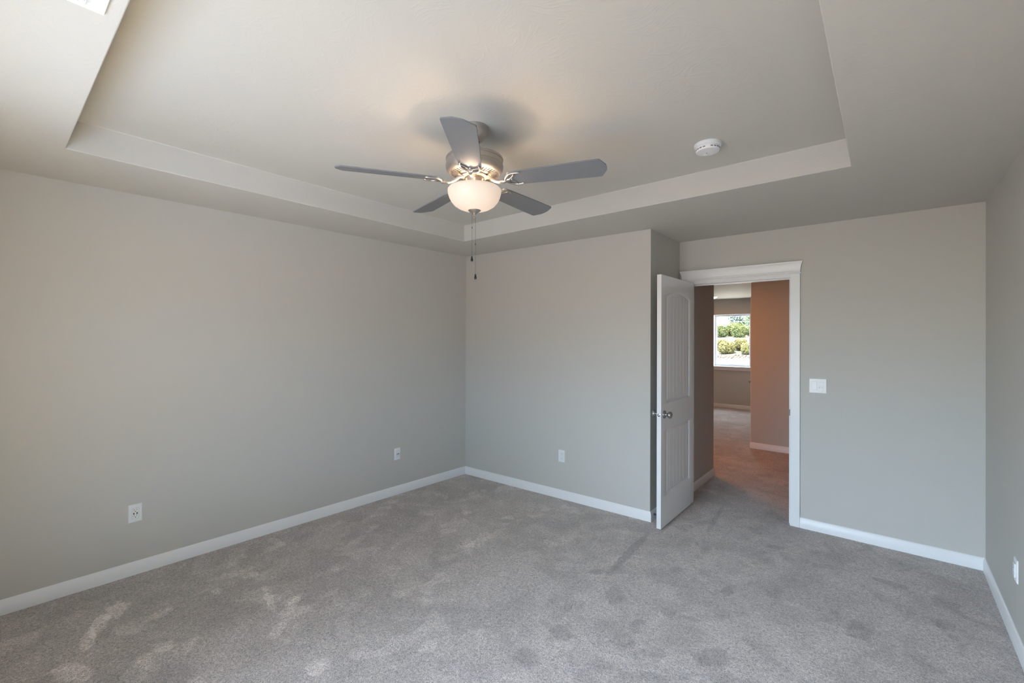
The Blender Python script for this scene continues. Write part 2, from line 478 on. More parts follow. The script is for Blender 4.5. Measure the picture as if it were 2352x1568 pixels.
# ------------------------------------------------------------------ baseboards
BH, BT = 0.083, 0.013
BPROF = [(0, 0), (BT, 0), (BT, BH - 0.020), (BT - 0.002, BH - 0.017), (BT - 0.0035, BH - 0.010), (BT - 0.007, BH - 0.003), (0.003, BH), (0, BH)]


def baseboard(name, p, q, ends, label):
    """run from p to q, room side on the left of p->q; ends = mitre slope at each end (+1 outside corner, -1 inside, 0 square)"""
    p, q = Vector(p + (0,)), Vector(q + (0,))
    d = (q - p).normalized(); nrm = Vector((-d.y, d.x, 0))
    bm = bmesh.new()
    A = [bm.verts.new(p + nrm * o - d * o * ends[0] + Vector((0, 0, z))) for o, z in BPROF]
    B = [bm.verts.new(q + nrm * o + d * o * ends[1] + Vector((0, 0, z))) for o, z in BPROF]
    k = len(A)
    for i in range(k): bm.faces.new((A[i], A[(i + 1) % k], B[(i + 1) % k], B[i]))
    bm.faces.new(A[::-1]); bm.faces.new(B)
    struct(name, bm, M_trim, label, 'baseboard', smooth=True, angle=40)


CAS_W, CAS_T = 0.072, 0.017
CASL, CASR = OX0 - CAS_W + 0.004, OX1 + CAS_W
baseboard('baseboard_left', (0, YC), (xl(YN), YN), (-1, -1), 'white baseboard along the long left wall')
baseboard('baseboard_back', (XB, 0), (0, YC), (1, -1), 'white baseboard along the back wall')
baseboard('baseboard_return', (XB, YD), (XB, 0), (-1, 1), 'short white baseboard behind the open door')
baseboard('baseboard_doorway', (XR, YD), (CASR, YD), (-1, 0), 'white baseboard right of the doorway')
baseboard('baseboard_right', (xr(YN), YN), (XR, YD), (-1, -1), 'white baseboard along the right wall')
baseboard('baseboard_near', (xl(YN), YN), (xr(YN), YN), (-1, -1), 'white baseboard under the window behind the camera')
baseboard('baseboard_hall_left', (HL, HLY), (HL, YD + 0.14), (1, 0), 'white baseboard on the hall wall beside the open door')
baseboard('baseboard_hall_right', (4.22, HRY), (HRX, HRY), (-1, 1), 'white baseboard on the orange lit hall wall')
baseboard('baseboard_far', (HRX, FAR), (-2.6, FAR), (-1, -1), 'white baseboard under the far room window')
baseboard('baseboard_hall_turn', (-2.6, HLY), (HL, HLY), (-1, 1), 'white baseboard on the hall wall facing the far room')

# ------------------------------------------------------------------ doorway trim
trim = tag(empty('trim_1', ((OX0 + OX1) / 2, YD, 0)), 'white doorway casing with a flared crown header', 'door casing', kind='structure')


def local(o, parent):
    """keep world-space geometry while parenting to an unrotated empty"""
    o.location = -parent.location
    return o


CT = 2.058
for x0, x1 in ((CASL, OX0 - 0.004), (OX1 + 0.004, CASR)):
    local(obj('side_casing', box(x0, x1, YD - CAS_T, YD, 0, CT), M_trim, trim, bevel=0.003), trim)
# head casing between the legs, with fine steps
bm = bmesh.new()
hp = [(0, OZ + 0.003), (0.012, OZ + 0.003), (0.012, OZ + 0.012), (0.015, OZ + 0.014), (0.015, OZ + 0.021), (0.0175, OZ + 0.023), (0.0175, CT), (0, CT)]
A = [bm.verts.new((OX0 - 0.004, YD - o, z)) for o, z in hp]; B = [bm.verts.new((OX1 + 0.004, YD - o, z)) for o, z in hp]
for i in range(len(hp)): bm.faces.new((A[i], A[(i + 1) % len(hp)], B[(i + 1) % len(hp)], B[i]))
bm.faces.new(A[::-1]); bm.faces.new(B)
local(obj('head_casing', bm, M_trim, trim), trim)
# crown header: bead, cove flaring outwards with mitred returns
cp = [(0.017, CT), (0.022, CT + 0.001), (0.0235, CT + 0.005), (0.022, CT + 0.009), (0.0175, CT + 0.011), (0.0175, CT + 0.017), (0.020, CT + 0.020)]
cp += [(0.0185 + 0.0155 * (1 - math.cos(t * math.pi / 2)) ** 1.0, CT + 0.024 + 0.066 * math.sin(t * math.pi / 2) ** 1.0 * (0.55 + 0.45 * t)) for t in [i / 9 for i in range(10)]]
cp += [(0.035, CT + 0.098), (0.0, CT + 0.098)]
bm = bmesh.new()
rings = []
for o, z in cp:
    e = max(o - 0.0175, -0.0175)
    xa, xb = max(CASL - e, XB + 0.001), CASR + e
    rings.append([bm.verts.new(v) for v in ((xa, YD, z), (xa, YD - o, z), (xb, YD - o, z), (xb, YD, z))])
for a, b_ in zip(rings, rings[1:]):
    for i in range(3): bm.faces.new((a[i], a[i + 1], b_[i + 1], b_[i]))
bm.faces.new(rings[0])
bmesh.ops.remove_doubles(bm, verts=bm.verts[:], dist=1e-5)
local(obj('crown_header', bm, M_trim, trim), trim)
bm = bmesh.new()
y0, y1 = YD - 0.001, YD + 0.121
add_box(bm, OX0 - JT, OX0, y0, y1, 0, OZ + JT); add_box(bm, OX1, OX1 + JT, y0, y1, 0, OZ + JT); add_box(bm, OX0, OX1, y0, y1, OZ, OZ + JT)
local(obj('jamb', bm, M_trim, trim), trim)
bm = bmesh.new()
ys = YD + 0.040
add_box(bm, OX0, OX0 + 0.010, ys, ys + 0.035, 0, OZ); add_box(bm, OX1 - 0.010, OX1, ys, ys + 0.035, 0, OZ); add_box(bm, OX0 + 0.01, OX1 - 0.01, ys, ys + 0.035, OZ - 0.010, OZ)
local(obj('door_stop_strip', bm, M_trim, trim), trim)
local(obj('strike_plate', box(OX1 - 0.0015, OX1 + 0.0035, YD - 0.012, YD + 0.03, 0.898, 0.948), M_grey_slot, trim, bevel=0.001), trim)
bm = bmesh.new()
for x0, x1 in ((OX0 - CAS_W + 0.02, OX0 - 0.004), (OX1 + 0.004, CASR)): add_box(bm, x0, x1, YD + 0.12, YD + 0.137, 0, CT)
add_box(bm, OX0 - CAS_W + 0.02, CASR, YD + 0.12, YD + 0.137, CT, CT + 0.09)
local(obj('hall_side_casing', bm, M_trim, trim), trim)

# ------------------------------------------------------------------ open door
DW, DH, DT = 0.785, 2.024, 0.035
door = tag(empty('door_1', (2.2405, 0.664, 0.012)), 'open white two panel plank door with an arched upper panel', 'door', kind='structure')
# local frame: y along the leaf from the hinge (0) towards the latch edge (-DW), x through its thickness, z up


def door_leaf():
    st = 0.112
    P0, P1 = -DW + st, -st                       # panel sides (y)
    ub, ut, arch = 0.985, 1.868, 0.047           # upper panel bottom, springing, rise
    lb, lt = 0.238, 0.778
    prof = [(0, 0), (0.003, -0.0010), (0.007, -0.0060), (0.012, -0.0105), (0.017, -0.0115), (0.030, -0.0060), (0.036, -0.0042)]

    def dep(s):
        if s <= 0: return 0.0
        for (a, da), (c, dc) in zip(prof, prof[1:]):
            if s <= c: return da + (dc - da) * (s - a) / (c - a)
        return prof[-1][1]
    ins = [p[0] for p in prof]
    grooves = [P0 + (P1 - P0) * (i + 0.5) / 7 for i in range(7)]
    grooves = [P0 + (P1 - P0) * i / 7 for i in range(1, 7)]
    ysm = {-DW, -DW + 0.002, -0.002, 0.0}
    for s in ins: ysm |= {P0 + s, P1 - s}
    for q in grooves: ysm |= {q - 0.0045, q - 0.002, q, q + 0.002, q + 0.0045}
    for i in range(33): ysm.add(P0 + (P1 - P0) * i / 32)
    ysm = sorted(ysm)
    ysm = [y for i, y in enumerate(ysm) if i == 0 or y - ysm[i - 1] > 2e-4]
    mid = (P0 + P1) / 2; hw = (P1 - P0) / 2

    def top(y):
        u = min(abs(y - mid) / hw, 1.0)
        return ut + arch * (1 - u * u)
    rows = [('a', 0.0), ('a', lb / 2)] + [('lb', s) for s in ins] + [('lm', 0.25), ('lm', 0.5), ('lm', 0.75)] + [('lt', s) for s in ins[::-1]] + \
           [('m', 0.5)] + [('ub', s) for s in ins] + [('um', t / 8) for t in range(1, 8)] + [('ut', s) for s in ins[::-1]] + [('b', 0.5), ('b', 1.0)]

    def zrow(r_, y):
        k, s = r_; t = top(min(max(y, P0), P1)); i = ins[-1]
        return {'a': s, 'lb': lb + s, 'lm': lb + i + (lt - lb - 2 * i) * s, 'lt': lt - s, 'm': lt + (ub - lt) * s, 'ub': ub + s,
                'um': ub + i + (t - ub - 2 * i) * s, 'ut': t - s, 'b': t + (DH - t) * s}[k]

    def srow(r_):
        k, s = r_
        if k in ('a', 'm', 'b'): return 0.0
        return s if k in ('lb', 'lt', 'ub', 'ut') else 1.0
    bm = bmesh.new()
    for side in (1, -1):
        grid = []
        for r_ in rows:
            line = []
            for y in ysm:
                s = min(srow(r_), min(y - P0, P1 - y))
                d = dep(s)
                if s >= ins[-1] - 1e-6:
                    for q in grooves:
                        d = min(d, -0.0040 - 0.0021 * max(0.0, 1 - max(abs(y - q) - 0.001, 0) / 0.0035))
                line.append(bm.verts.new((side * (DT / 2 + d), y, zrow(r_, y))))
            grid.append(line)
        for a, c in zip(grid, grid[1:]):
            for i in range(len(ysm) - 1): bm.faces.new((a[i], a[i + 1], c[i + 1], c[i]))
        if side == 1: G = grid
    for i in range(len(ysm) - 1):
        bm.faces.new((G[0][i], G[0][i + 1], grid[0][i + 1], grid[0][i])); bm.faces.new((G[-1][i], G[-1][i + 1], grid[-1][i + 1], grid[-1][i]))
    for a in range(len(rows) - 1):
        bm.faces.new((G[a][0], G[a + 1][0], grid[a + 1][0], grid[a][0])); bm.faces.new((G[a][-1], G[a + 1][-1], grid[a + 1][-1], grid[a][-1]))
    return bm


obj('leaf', door_leaf(), M_door, door, smooth=True, angle=25)
KNOB = [(0.032, 0), (0.033, 0.003), (0.030, 0.008), (0.016, 0.011), (0.0115, 0.016), (0.0105, 0.024), (0.014, 0.029), (0.021, 0.034), (0.0265, 0.041), (0.0275, 0.049), (0.0245, 0.057), (0.016, 0.062), (0, 0.0635)]
for s in (1, -1):
    M_ = Matrix.Translation((s * DT / 2, -DW + 0.062, 0.903)) @ Matrix.Rotation(R(90 * s), 4, 'Y')
    obj('door_knob', lathe(KNOB, 32, M_), M_steel, door, smooth=True, angle=50)
M_ = Matrix.Translation((0, -DW - 0.0015, 0.903)) @ Matrix.Rotation(R(90), 4, 'X')
bm = lathe([(0.0125, -0.003), (0.0125, 0.0), (0.0095, 0.0005), (0.0075, 0.0065), (0.004, 0.008), (0, 0.008)], 24, M_)
obj('latch', bm, M_steel, door, smooth=True)
for z in (0.18, 1.02, 1.84):
    bm = bmesh.new()
    add_tube(bm, [(DT / 2 - 0.022, 0.004, z - 0.045), (DT / 2 - 0.022, 0.004, z + 0.045)], 0.006, 12)
    add_box(bm, -DT / 2 + 0.004, DT / 2 - 0.004, -0.001, 0.002, z - 0.044, z + 0.044)
    obj('hinge', bm, M_steel, door, smooth=True)

# doorstop on the short baseboard
ds = tag(empty('door_stop', (XB + BT, 0.05, 0.05)), 'small spring door stop on the baseboard behind the open door', 'door stop')
MX = Matrix.Rotation(R(90), 4, 'Y')
obj('base', lathe([(0.011, 0), (0.011, 0.004), (0.007, 0.007), (0, 0.007)], 20, MX), M_steel, ds, smooth=True)
bm = bmesh.new()
add_tube(bm, [(0.006 + 0.052 * i / 240, 0.0055 * math.cos(i * 0.55), 0.0055 * math.sin(i * 0.55)) for i in range(241)], 0.0012, 6)
obj('spring', bm, M_steel, ds, smooth=True)
obj('rubber_tip', lathe([(0.006, 0.056), (0.0075, 0.058), (0.0075, 0.074), (0.005, 0.078), (0, 0.078)], 20, MX), M_plate, ds, smooth=True)['label'] = 'white rubber tip'

# second door on the side of the hall wall (only its knob and casing show past the corner)
d2 = tag(empty('door_2', (HRX, 3.98, 0.012)), 'closed hall door whose knob shows past the orange wall corner', 'door', kind='structure')
obj('leaf', box(-0.004, 0.02, -0.58, 0.18, 0, 2.02), M_door, d2)
bm = bmesh.new()
add_box(bm, -0.005, 0, -0.645, -0.585, -0.012, 2.05); add_box(bm, -0.005, 0, 0.185, 0.257, -0.012, 2.05); add_box(bm, -0.007, 0, -0.65, 0.262, 2.05, 2.10)
obj('casing', bm, M_trim, d2)
obj('door_knob', lathe(KNOB, 24, Matrix.Translation((-0.004, -0.51, 0.905)) @ Matrix.Rotation(R(-90), 4, 'Y') @ Matrix.Scale(0.8, 4)), M_steel, d2, smooth=True, angle=50)

# ------------------------------------------------------------------ windows


def window(name, x0, x1, z0, z1, yin, sgn, label, mullion):
    """opening in a wall whose room face is y = yin; sgn +1 when outside is +y"""
    w = tag(empty(name, ((x0 + x1) / 2, yin, z0)), label, 'window', kind='structure')
    yf = yin + sgn * 0.095
    f = 0.045

    def bx(bm, a, c, ya, yb_, zb, zt): add_box(bm, a, c, min(ya, yb_), max(ya, yb_), zb, zt)
    bm = bmesh.new()
    for a in ((x0, x0 + f, z0, z1), (x1 - f, x1, z0, z1), (x0 + f, x1 - f, z0, z0 + f), (x0 + f, x1 - f, z1 - f, z1)):
        bx(bm, a[0], a[1], yf, yf + sgn * 0.05, a[2], a[3])
    if mullion: bx(bm, (x0 + x1) / 2 - 0.03, (x0 + x1) / 2 + 0.03, yf, yf + sgn * 0.05, z0 + f, z1 - f)
    local(obj('window_frame', bm, M_vinyl, w, bevel=0.003), w)
    bm = bmesh.new(); yg = yf + sgn * 0.025
    v = [bm.verts.new(c) for c in ((x0 + f / 2, yg, z0 + f / 2), (x1 - f / 2, yg, z0 + f / 2), (x1 - f / 2, yg, z1 - f / 2), (x0 + f / 2, yg, z1 - f / 2))]
    bm.faces.new(v)
    local(obj('pane', bm, M_glass, w), w)
    bm = bmesh.new()
    bx(bm, x0 - 0.04, x1 + 0.04, yin - sgn * 0.03, yin, z0 - 0.022, z0)
    bx(bm, x0, x1, yin, yf, z0 - 0.022, z0 + 0.001)
    local(obj('window_sill', bm, M_trim, w, bevel=0.003), w)
    bm = bmesh.new(); bx(bm, x0 - 0.02, x1 + 0.02, yin - sgn * 0.014, yin, z0 - 0.082, z0 - 0.022)
    local(obj('apron', bm, M_trim, w), w)
    bm = bmesh.new()
    bx(bm, x0 - 0.0, x0 + 0.006, yin - sgn * 0.001, yf, z0, z1); bx(bm, x1 - 0.006, x1, yin - sgn * 0.001, yf, z0, z1); bx(bm, x0, x1, yin - sgn * 0.001, yf, z1 - 0.006, z1)
    local(obj('reveal', bm, M_trim, w), w)
    return w


window('window_1', *NW, YN, -1, 'wide bedroom window behind the camera', True)
window('window_2', *FW, FAR, 1, 'white framed window in the far room looking onto shrubs', False)

# ------------------------------------------------------------------ wall plates
# local frame: plate in the x-z plane, room side towards -y


def plate_root(name, loc, nrm, label, cat, group=None):
    rz = math.atan2(nrm[1], nrm[0]) + math.pi / 2
    return tag(empty(name, loc, rz), label, cat, group)


def plate(root, w, h, t=0.006, openings=()):
    """wall plate with a sloped rim"""
    bm = bmesh.new()
    e = 0.004
    rg = []
    for (dx, y) in ((0, 0), (0, -t * 0.4), (e, -t)):
        rg.append([bm.verts.new((sx * (w / 2 - dx), y, sz * (h / 2 - dx))) for sx, sz in ((-1, -1), (1, -1), (1, 1), (-1, 1))])
    for a, c in zip(rg, rg[1:]):
        for i in range(4): bm.faces.new((a[i], a[(i + 1) % 4], c[(i + 1) % 4], c[i]))
    bm.faces.new(rg[-1]); bm.faces.new(rg[0][::-1])
    return obj('wall_plate', bm, M_plate, root)


def screw(root, x, z, y=-0.006):
    return obj('screw', lathe([(0.0032, 0), (0.0028, 0.0010), (0, 0.0013)], 12, Matrix.Translation((x, y, z)) @ Matrix.Rotation(R(90), 4, 'X')), M_plate, root)


def decora(root, x, w=0.033, h=0.067, proud=0.002, y=-0.006):
    bm = bmesh.new()
    add_box(bm, x - w / 2 - 0.001, x + w / 2 + 0.001, y - 0.0004, y + 0.001, -h / 2 - 0.001, h / 2 + 0.001)
    obj('gap', bm, M_gap, root)
    return obj('receptacle', box(x - w / 2, x + w / 2, y - proud, y + 0.001, -h / 2, h / 2), M_plate, root, bevel=0.001)


def slots(rec, x, zc, y, dark):
    """one outlet face: two blade slots and a ground hole"""
    bm = bmesh.new()
    for dx, hh in ((-0.0064, 0.0078), (0.0064, 0.0062)): add_box(bm, x + dx - 0.0009, x + dx + 0.0009, y - 0.0003, y + 0.0006, zc - hh / 2 + 0.002, zc + hh / 2 + 0.002)
    add_lathe(bm, [(0.0026, -0.0004), (0.0026, 0.0004)], 12, Matrix.Translation((x, y, zc - 0.0085)) @ Matrix.Rotation(R(90), 4, 'X'))
    return obj('slots', bm, dark, rec)


def lwall(y): return (xl(y), y)


# USB duplex outlet with a wide plate, near end of the left wall
o1 = plate_root('wall_outlet', (*lwall(-2.95), 0.392), (1, 0.0254), 'white outlet with two black charging ports near the left edge', 'outlet')
plate(o1, 0.070, 0.114)
rc = decora(o1, 0)
slots(rc, 0, 0.0215, -0.008, M_dark); slots(rc, 0, -0.0155, -0.008, M_dark)
for s in (-1, 1): obj('charging_port', box(s * 0.008 - 0.0028, s * 0.008 + 0.0028, -0.0084, -0.007, -0.0005 - 0.0058, -0.0005 + 0.0058), M_dark, o1)['label'] = 'black charging port'
for z in (0.048, -0.048): screw(o1, 0, z)

o2 = plate_root('wall_outlet', (*lwall(-0.982), 0.393), (1, 0.0254), 'white plate with two small dark ports on the left wall near the back corner', 'outlet')
plate(o2, 0.070, 0.114)
rc2 = decora(o2, 0)
for s in (-1, 1):
    obj('jack', lathe([(0.0052, 0), (0.0052, 0.004), (0.0035, 0.005), (0, 0.005)], 16, Matrix.Translation((s * 0.0085, -0.0075, 0.0)) @ Matrix.Rotation(R(90), 4, 'X')), M_grey_slot, o2, smooth=True)['label'] = 'dark round jack'
for z in (0.048, -0.048): screw(o2, 0, z)

xo3 = 1.262
o3 = plate_root('wall_outlet', (xo3, yb(xo3), 0.405), (0.0412, -1), 'white outlet low on the back wall left of the door', 'outlet')
plate(o3, 0.070, 0.114)
rc3 = decora(o3, 0)
slots(rc3, 0, 0.019, -0.008, M_grey_slot); slots(rc3, 0, -0.017, -0.008, M_grey_slot)
for z in (0.048, -0.048): screw(o3, 0, z)

yo4 = -0.262
o4 = plate_root('wall_outlet', (xr(yo4), yo4, 0.377), (-1, 0.0058), 'white outlet on the right wall at the picture edge', 'outlet')
plate(o4, 0.070, 0.114)
rc4 = decora(o4, 0, proud=0.005)
slots(rc4, 0, 0.019, -0.011, M_grey_slot); slots(rc4, 0, -0.017, -0.011, M_grey_slot)
for z in (0.048, -0.048): screw(o4, 0, z)

# double switch plate right of the doorway: rocker and fan remote
sw = plate_root('light_switch', (3.2095, YD, 1.154), (0, -1), 'white double switch plate with rocker and fan control by the doorway', 'light switch')
plate(sw, 0.116, 0.116)
bm = bmesh.new(); add_box(bm, -0.040, -0.0055, -0.0066, -0.005, -0.0345, 0.0345)
obj('gap', bm, M_gap, sw)
bm = bmesh.new()
X0, X1, hh = -0.039, -0.0065, 0.0335
pp = [(-0.006, -hh), (-0.0115, -hh), (-0.0085, 0), (-0.0070, hh), (-0.006, hh)]
A = [bm.verts.new((X0, y, z)) for y, z in pp]; B = [bm.verts.new((X1, y, z)) for y, z in pp]
for i in range(5): bm.faces.new((A[i], A[(i + 1) % 5], B[(i + 1) % 5], B[i]))
bm.faces.new(A); bm.faces.new(B[::-1])
obj('rocker', bm, M_plate, sw, bevel=0.0012)
fc = obj('fan_control', box(0.0065, 0.039, -0.0080, -0.005, -0.0335, 0.0335), M_plate, sw, bevel=0.0012)
for (xa, xb, za, zb) in ((0.010, 0.026, 0.022, 0.027), (0.010, 0.029, -0.001, 0.004)):
    obj('button', box(xa, xb, -0.0100, -0.0075, za, zb), M_plate, fc, bevel=0.0012)
for x in (0.0125, 0.0300):
    obj('button', lathe([(0.0052, 0), (0.0050, 0.0022), (0.003, 0.0034), (0, 0.0037)], 20, Matrix.Translation((x, -0.0078, -0.0135)) @ Matrix.Rotation(R(90), 4, 'X')), M_plate, fc, smooth=True)
for x in (-0.0228, 0.0228):
    for z in (0.048, -0.048): screw(sw, x, z)

# ------------------------------------------------------------------ ceiling register near the window
rg = tag(empty('air_vent', (2.078, -3.366 - 0.075, H)), 'white ceiling air register cut off at the top left corner', 'air vent')
bm = bmesh.new()
W2, D2, t = 0.153, 0.075, 0.008
add_box(bm, -W2, -W2 + 0.034, -D2, D2, -t, 0); add_box(bm, W2 - 0.034, W2, -D2, D2, -t, 0)
add_box(bm, -W2 + 0.034, W2 - 0.034, -D2, -D2 + 0.030, -t, 0); add_box(bm, -W2 + 0.034, W2 - 0.034, D2 - 0.030, D2, -t, 0)
obj('frame', bm, M_plate, rg, bevel=0.002)
bm = bmesh.new()
for i in range(6):
    y = -D2 + 0.036 + i * 0.0156
    add_box(bm, -W2 + 0.022, W2 - 0.022, -0.0075, 0.0075, -0.0008, 0.0008, M=Matrix.Translation((0, y, -0.006)) @ Matrix.Rotation(R(28), 4, 'X'))
obj('louvres', bm, M_plate, rg)
obj('duct_back', box(-W2 + 0.021, W2 - 0.021, -D2 + 0.021, D2 - 0.021, -0.0012, -0.0002), M_grey_slot, rg)

# ------------------------------------------------------------------ smoke detector on the tray
ZT = H + TRAY
sd = tag(empty('smoke_detector', (2.872, -1.030, ZT), R(125)), 'round white smoke detector on the raised ceiling right of the fan', 'smoke detector')
obj('mounting_plate', lathe([(0.070, 0), (0.071, -0.004), (0.068, -0.016), (0.062, -0.018), (0, -0.018)][::1], 48), M_plate, sd, smooth=True, angle=40)
obj('body', lathe([(0.058, -0.017), (0.058, -0.024), (0.061, -0.025), (0.061, -0.037), (0.057, -0.0425), (0.03, -0.0465), (0, -0.047)], 48), M_plate, sd, smooth=True, angle=40)
for i in range(20):
    if i % 5 == 4: continue
    obj('vent_slot', box(0.0605, 0.0618, -0.006, 0.006, -0.0340, -0.0295, M=Matrix.Rotation(2 * math.pi * i / 20, 4, 'Z')), M_grey_slot, sd)
obj('test_button', lathe([(0.013, -0.0455), (0.0125, -0.049), (0.008, -0.0505), (0, -0.051)], 24, Matrix.Translation((0.028, 0, 0))), M_plate, sd, smooth=True)
obj('indicator', lathe([(0.0024, -0.0465), (0.0024, -0.0478), (0, -0.0480)], 12, Matrix.Translation((0.004, 0.004, 0))), M_dark, sd)['label'] = 'dark indicator hole'

# ------------------------------------------------------------------ ceiling fan
FX, FY = 2.025, -1.985
fan = tag(empty('ceiling_fan', (FX, FY, ZT)), 'five blade nickel ceiling fan with a lit frosted glass bowl', 'ceiling fan')


def fz(z): return z - ZT


obj('canopy', lathe([(0.066, 0), (0.067, fz(2.586)), (0.066, fz(2.572)), (0.062, fz(2.568)), (0.061, fz(2.552)), (0.052, fz(2.533)), (0.036, fz(2.520)), (0.030, fz(2.518)), (0, fz(2.518))], 48), M_motor, fan, smooth=True, angle=40)
obj('downrod', lathe([(0.0125, fz(2.522)), (0.0125, fz(2.43))], 20), M_motor, fan, smooth=True)
obj('rod_collar', lathe([(0.026, fz(2.522)), (0.024, fz(2.512)), (0.0, fz(2.510))], 24), M_dark, fan, smooth=True)['label'] = 'dark ball joint collar'
obj('motor_housing', lathe([(0, fz(2.447)), (0.022, fz(2.447)), (0.03, fz(2.442)), (0.10, fz(2.439)), (0.132, fz(2.437)), (0.142, fz(2.433)), (0.1455, fz(2.427)), (0.1455, fz(2.421)), (0.1425, fz(2.418)), (0.1425, fz(2.398)), (0.1455, fz(2.394)),
                            (0.1455, fz(2.385)), (0.143, fz(2.374)), (0.137, fz(2.363)), (0.126, fz(2.3555)), (0.121, fz(2.3545)), (0.121, fz(2.362)), (0, fz(2.362))], 72), M_motor, fan, smooth=True, angle=35)
# vented underside: dark annulus behind radial fins
obj('vent_recess', lathe([(0.121, fz(2.3595)), (0.072, fz(2.3515)), (0.0, fz(2.3515))], 72, cap=False), M_dark, fan)
bm = bmesh.new()
NF = 40
for i in range(NF):
    M_ = Matrix.Rotation(2 * math.pi * i / NF, 4, 'Z')
    vs = add_box(bm, 0.078, 0.119, -0.0036, 0.0036, fz(2.3475), fz(2.3520))
    for v in vs:
        if v.co.x > 0.1: v.co.z += 0.006; v.co.y *= 1.5
    bmesh.ops.transform(bm, matrix=M_, verts=vs)
add_lathe(bm, [(0.1215, fz(2.3545)), (0.1150, fz(2.3525)), (0.1150, fz(2.357)), (0.1215, fz(2.359)), (0.1215, fz(2.3545))], 72, cap=False)
add_lathe(bm, [(0.084, fz(2.3465)), (0.066, fz(2.3440)), (0.066, fz(2.350)), (0.084, fz(2.352)), (0.084, fz(2.3465))], 72, cap=False)
obj('vent_grille', bm, M_nickel, fan, smooth=True, angle=30)
obj('flywheel', lathe([(0.068, fz(2.3495)), (0.068, fz(2.338)), (0.060, fz(2.334)), (0.0, fz(2.334))], 48), M_nickel, fan, smooth=True, angle=40)
obj('switch_housing', lathe([(0.045, fz(2.336)), (0.050, fz(2.332)), (0.052, fz(2.300)), (0.058, fz(2.294)), (0.062, fz(2.288)), (0.062, fz(2.280)), (0.02, fz(2.278)), (0, fz(2.278))], 48), M_nickel, fan, smooth=True, angle=40)

# blades and their scrolled brackets
ZB = 2.312
PITCH = -12.0
A0 = -50.64


def blade_mesh():
    bm = bmesh.new()
    out = [(0.185, 0.046), (0.196, 0.054), (0.30, 0.0590), (0.45, 0.0650), (0.600, 0.0690), (0.628, 0.0690), (0.634, 0.0660), (0.656, 0.026), (0.659, 0.018), (0.660, 0.0)]
    pts = out + [(x, -y) for x, y in out[::-1][1:]]
    th = 0.0055
    add_prism(bm, pts, -th / 2, th / 2)
    return bm


def iron_mesh():
    bm = bmesh.new()
    # arm: from the flywheel down and out, then up to the blade
    arm = smooth_path([(0.058, 0, 0.024), (0.078, 0, 0.019), (0.100, 0, 0.002), (0.128, 0, -0.011), (0.155, 0, -0.011), (0.178, 0, -0.006), (0.192, 0, -0.0055)], 5)
    k = len(arm)
    vs = add_tube(bm, arm, [0.0095 - 0.002 * math.sin(math.pi * i / (k - 1)) for i in range(k)], 12)
    for v in vs: v.co.y *= 1.25
    # crescent holding the blade root: two curved horns and a small centre lobe
    for s in (-1, 1):
        horn = smooth_path([(0.166, 0, -0.008), (0.176, s * 0.020, -0.0075), (0.192, s * 0.038, -0.006), (0.212, s * 0.047, -0.0055), (0.236, s * 0.0475, -0.0055), (0.250, s * 0.044, -0.0055)], 5)
        kk = len(horn)
        vs = add_tube(bm, horn, [0.0068 - 0.0028 * i / (kk - 1) for i in range(kk)], 10)
        inner_ = smooth_path([(0.184, s * 0.004, -0.006), (0.200, s * 0.013, -0.0055), (0.214, s * 0.028, -0.0055), (0.221, s * 0.043, -0.0055)], 5)
        add_tube(bm, inner_, 0.0036, 8)
        add_lathe(bm, [(0.0052, -0.0035), (0.0048, -0.0068), (0.003, -0.0085), (0, -0.009)], 12, Matrix.Translation((0.243, s * 0.0455, 0)))
    add_lathe(bm, [(0.0075, -0.0035), (0.0068, -0.0085), (0.004, -0.0105), (0, -0.011)], 14, Matrix.Translation((0.199, 0, 0)))
    add_tube(bm, [(0.150, 0, -0.012), (0.163, 0, -0.0105), (0.172, 0, -0.009)], [0.009, 0.012, 0.0085], 12)
    return bm


bl0 = obj('blade', blade_mesh(), M_blade, fan, bevel=0.0012)
ir0 = obj('blade_bracket', iron_mesh(), M_nickel, bl0, smooth=True, angle=60)
ir0['label'] = 'scrolled nickel blade bracket'
for i in range(5):
    b_ = bl0 if i == 0 else bl0.copy()
    if i:
        COL.objects.link(b_); c = ir0.copy(); COL.objects.link(c); c.parent = b_
    b_.location = (0, 0, fz(ZB))
    b_.rotation_euler = Matrix.Rotation(R(A0 - 72 * i), 3, 'Z').to_euler()
    b_.rotation_euler = (Matrix.Rotation(R(A0 - 72 * i), 3, 'Z') @ Matrix.Rotation(R(PITCH), 3, 'X')).to_euler()

# glass bowl: open at the top
outp = [(0.1285, 2.2770), (0.1325, 2.2755), (0.1350, 2.2720), (0.1352, 2.2650), (0.1335, 2.2530), (0.1280, 2.2340), (0.1180, 2.2150), (0.1030, 2.1970), (0.0820, 2.1835), (0.0560, 2.1735), (0.0300, 2.170), (0.0, 2.169)]
inp = [(max(r_ - 0.004, 0), z + 0.004) for r_, z in outp[1:]]
obj('light_bowl', lathe([(r_, fz(z)) for r_, z in inp[::-1] + outp], 72, cap=False), M_bowl, fan, smooth=True, angle=60)['label'] = 'lit frosted glass bowl'
obj('finial', lathe([(0, fz(2.1735)), (0.031, fz(2.1735)), (0.0325, fz(2.170)), (0.030, fz(2.167)), (0.017, fz(2.158)), (0.011, fz(2.153)), (0.009, fz(2.150)), (0.0055, fz(2.1475)), (0.0055, fz(2.145)), (0.0085, fz(2.141)), (0.0085, fz(2.139)),
                     (0.0045, fz(2.136)), (0.0055, fz(2.133)), (0.0045, fz(2.128)), (0, fz(2.1265))], 32), M_nickel, fan, smooth=True, angle=45)
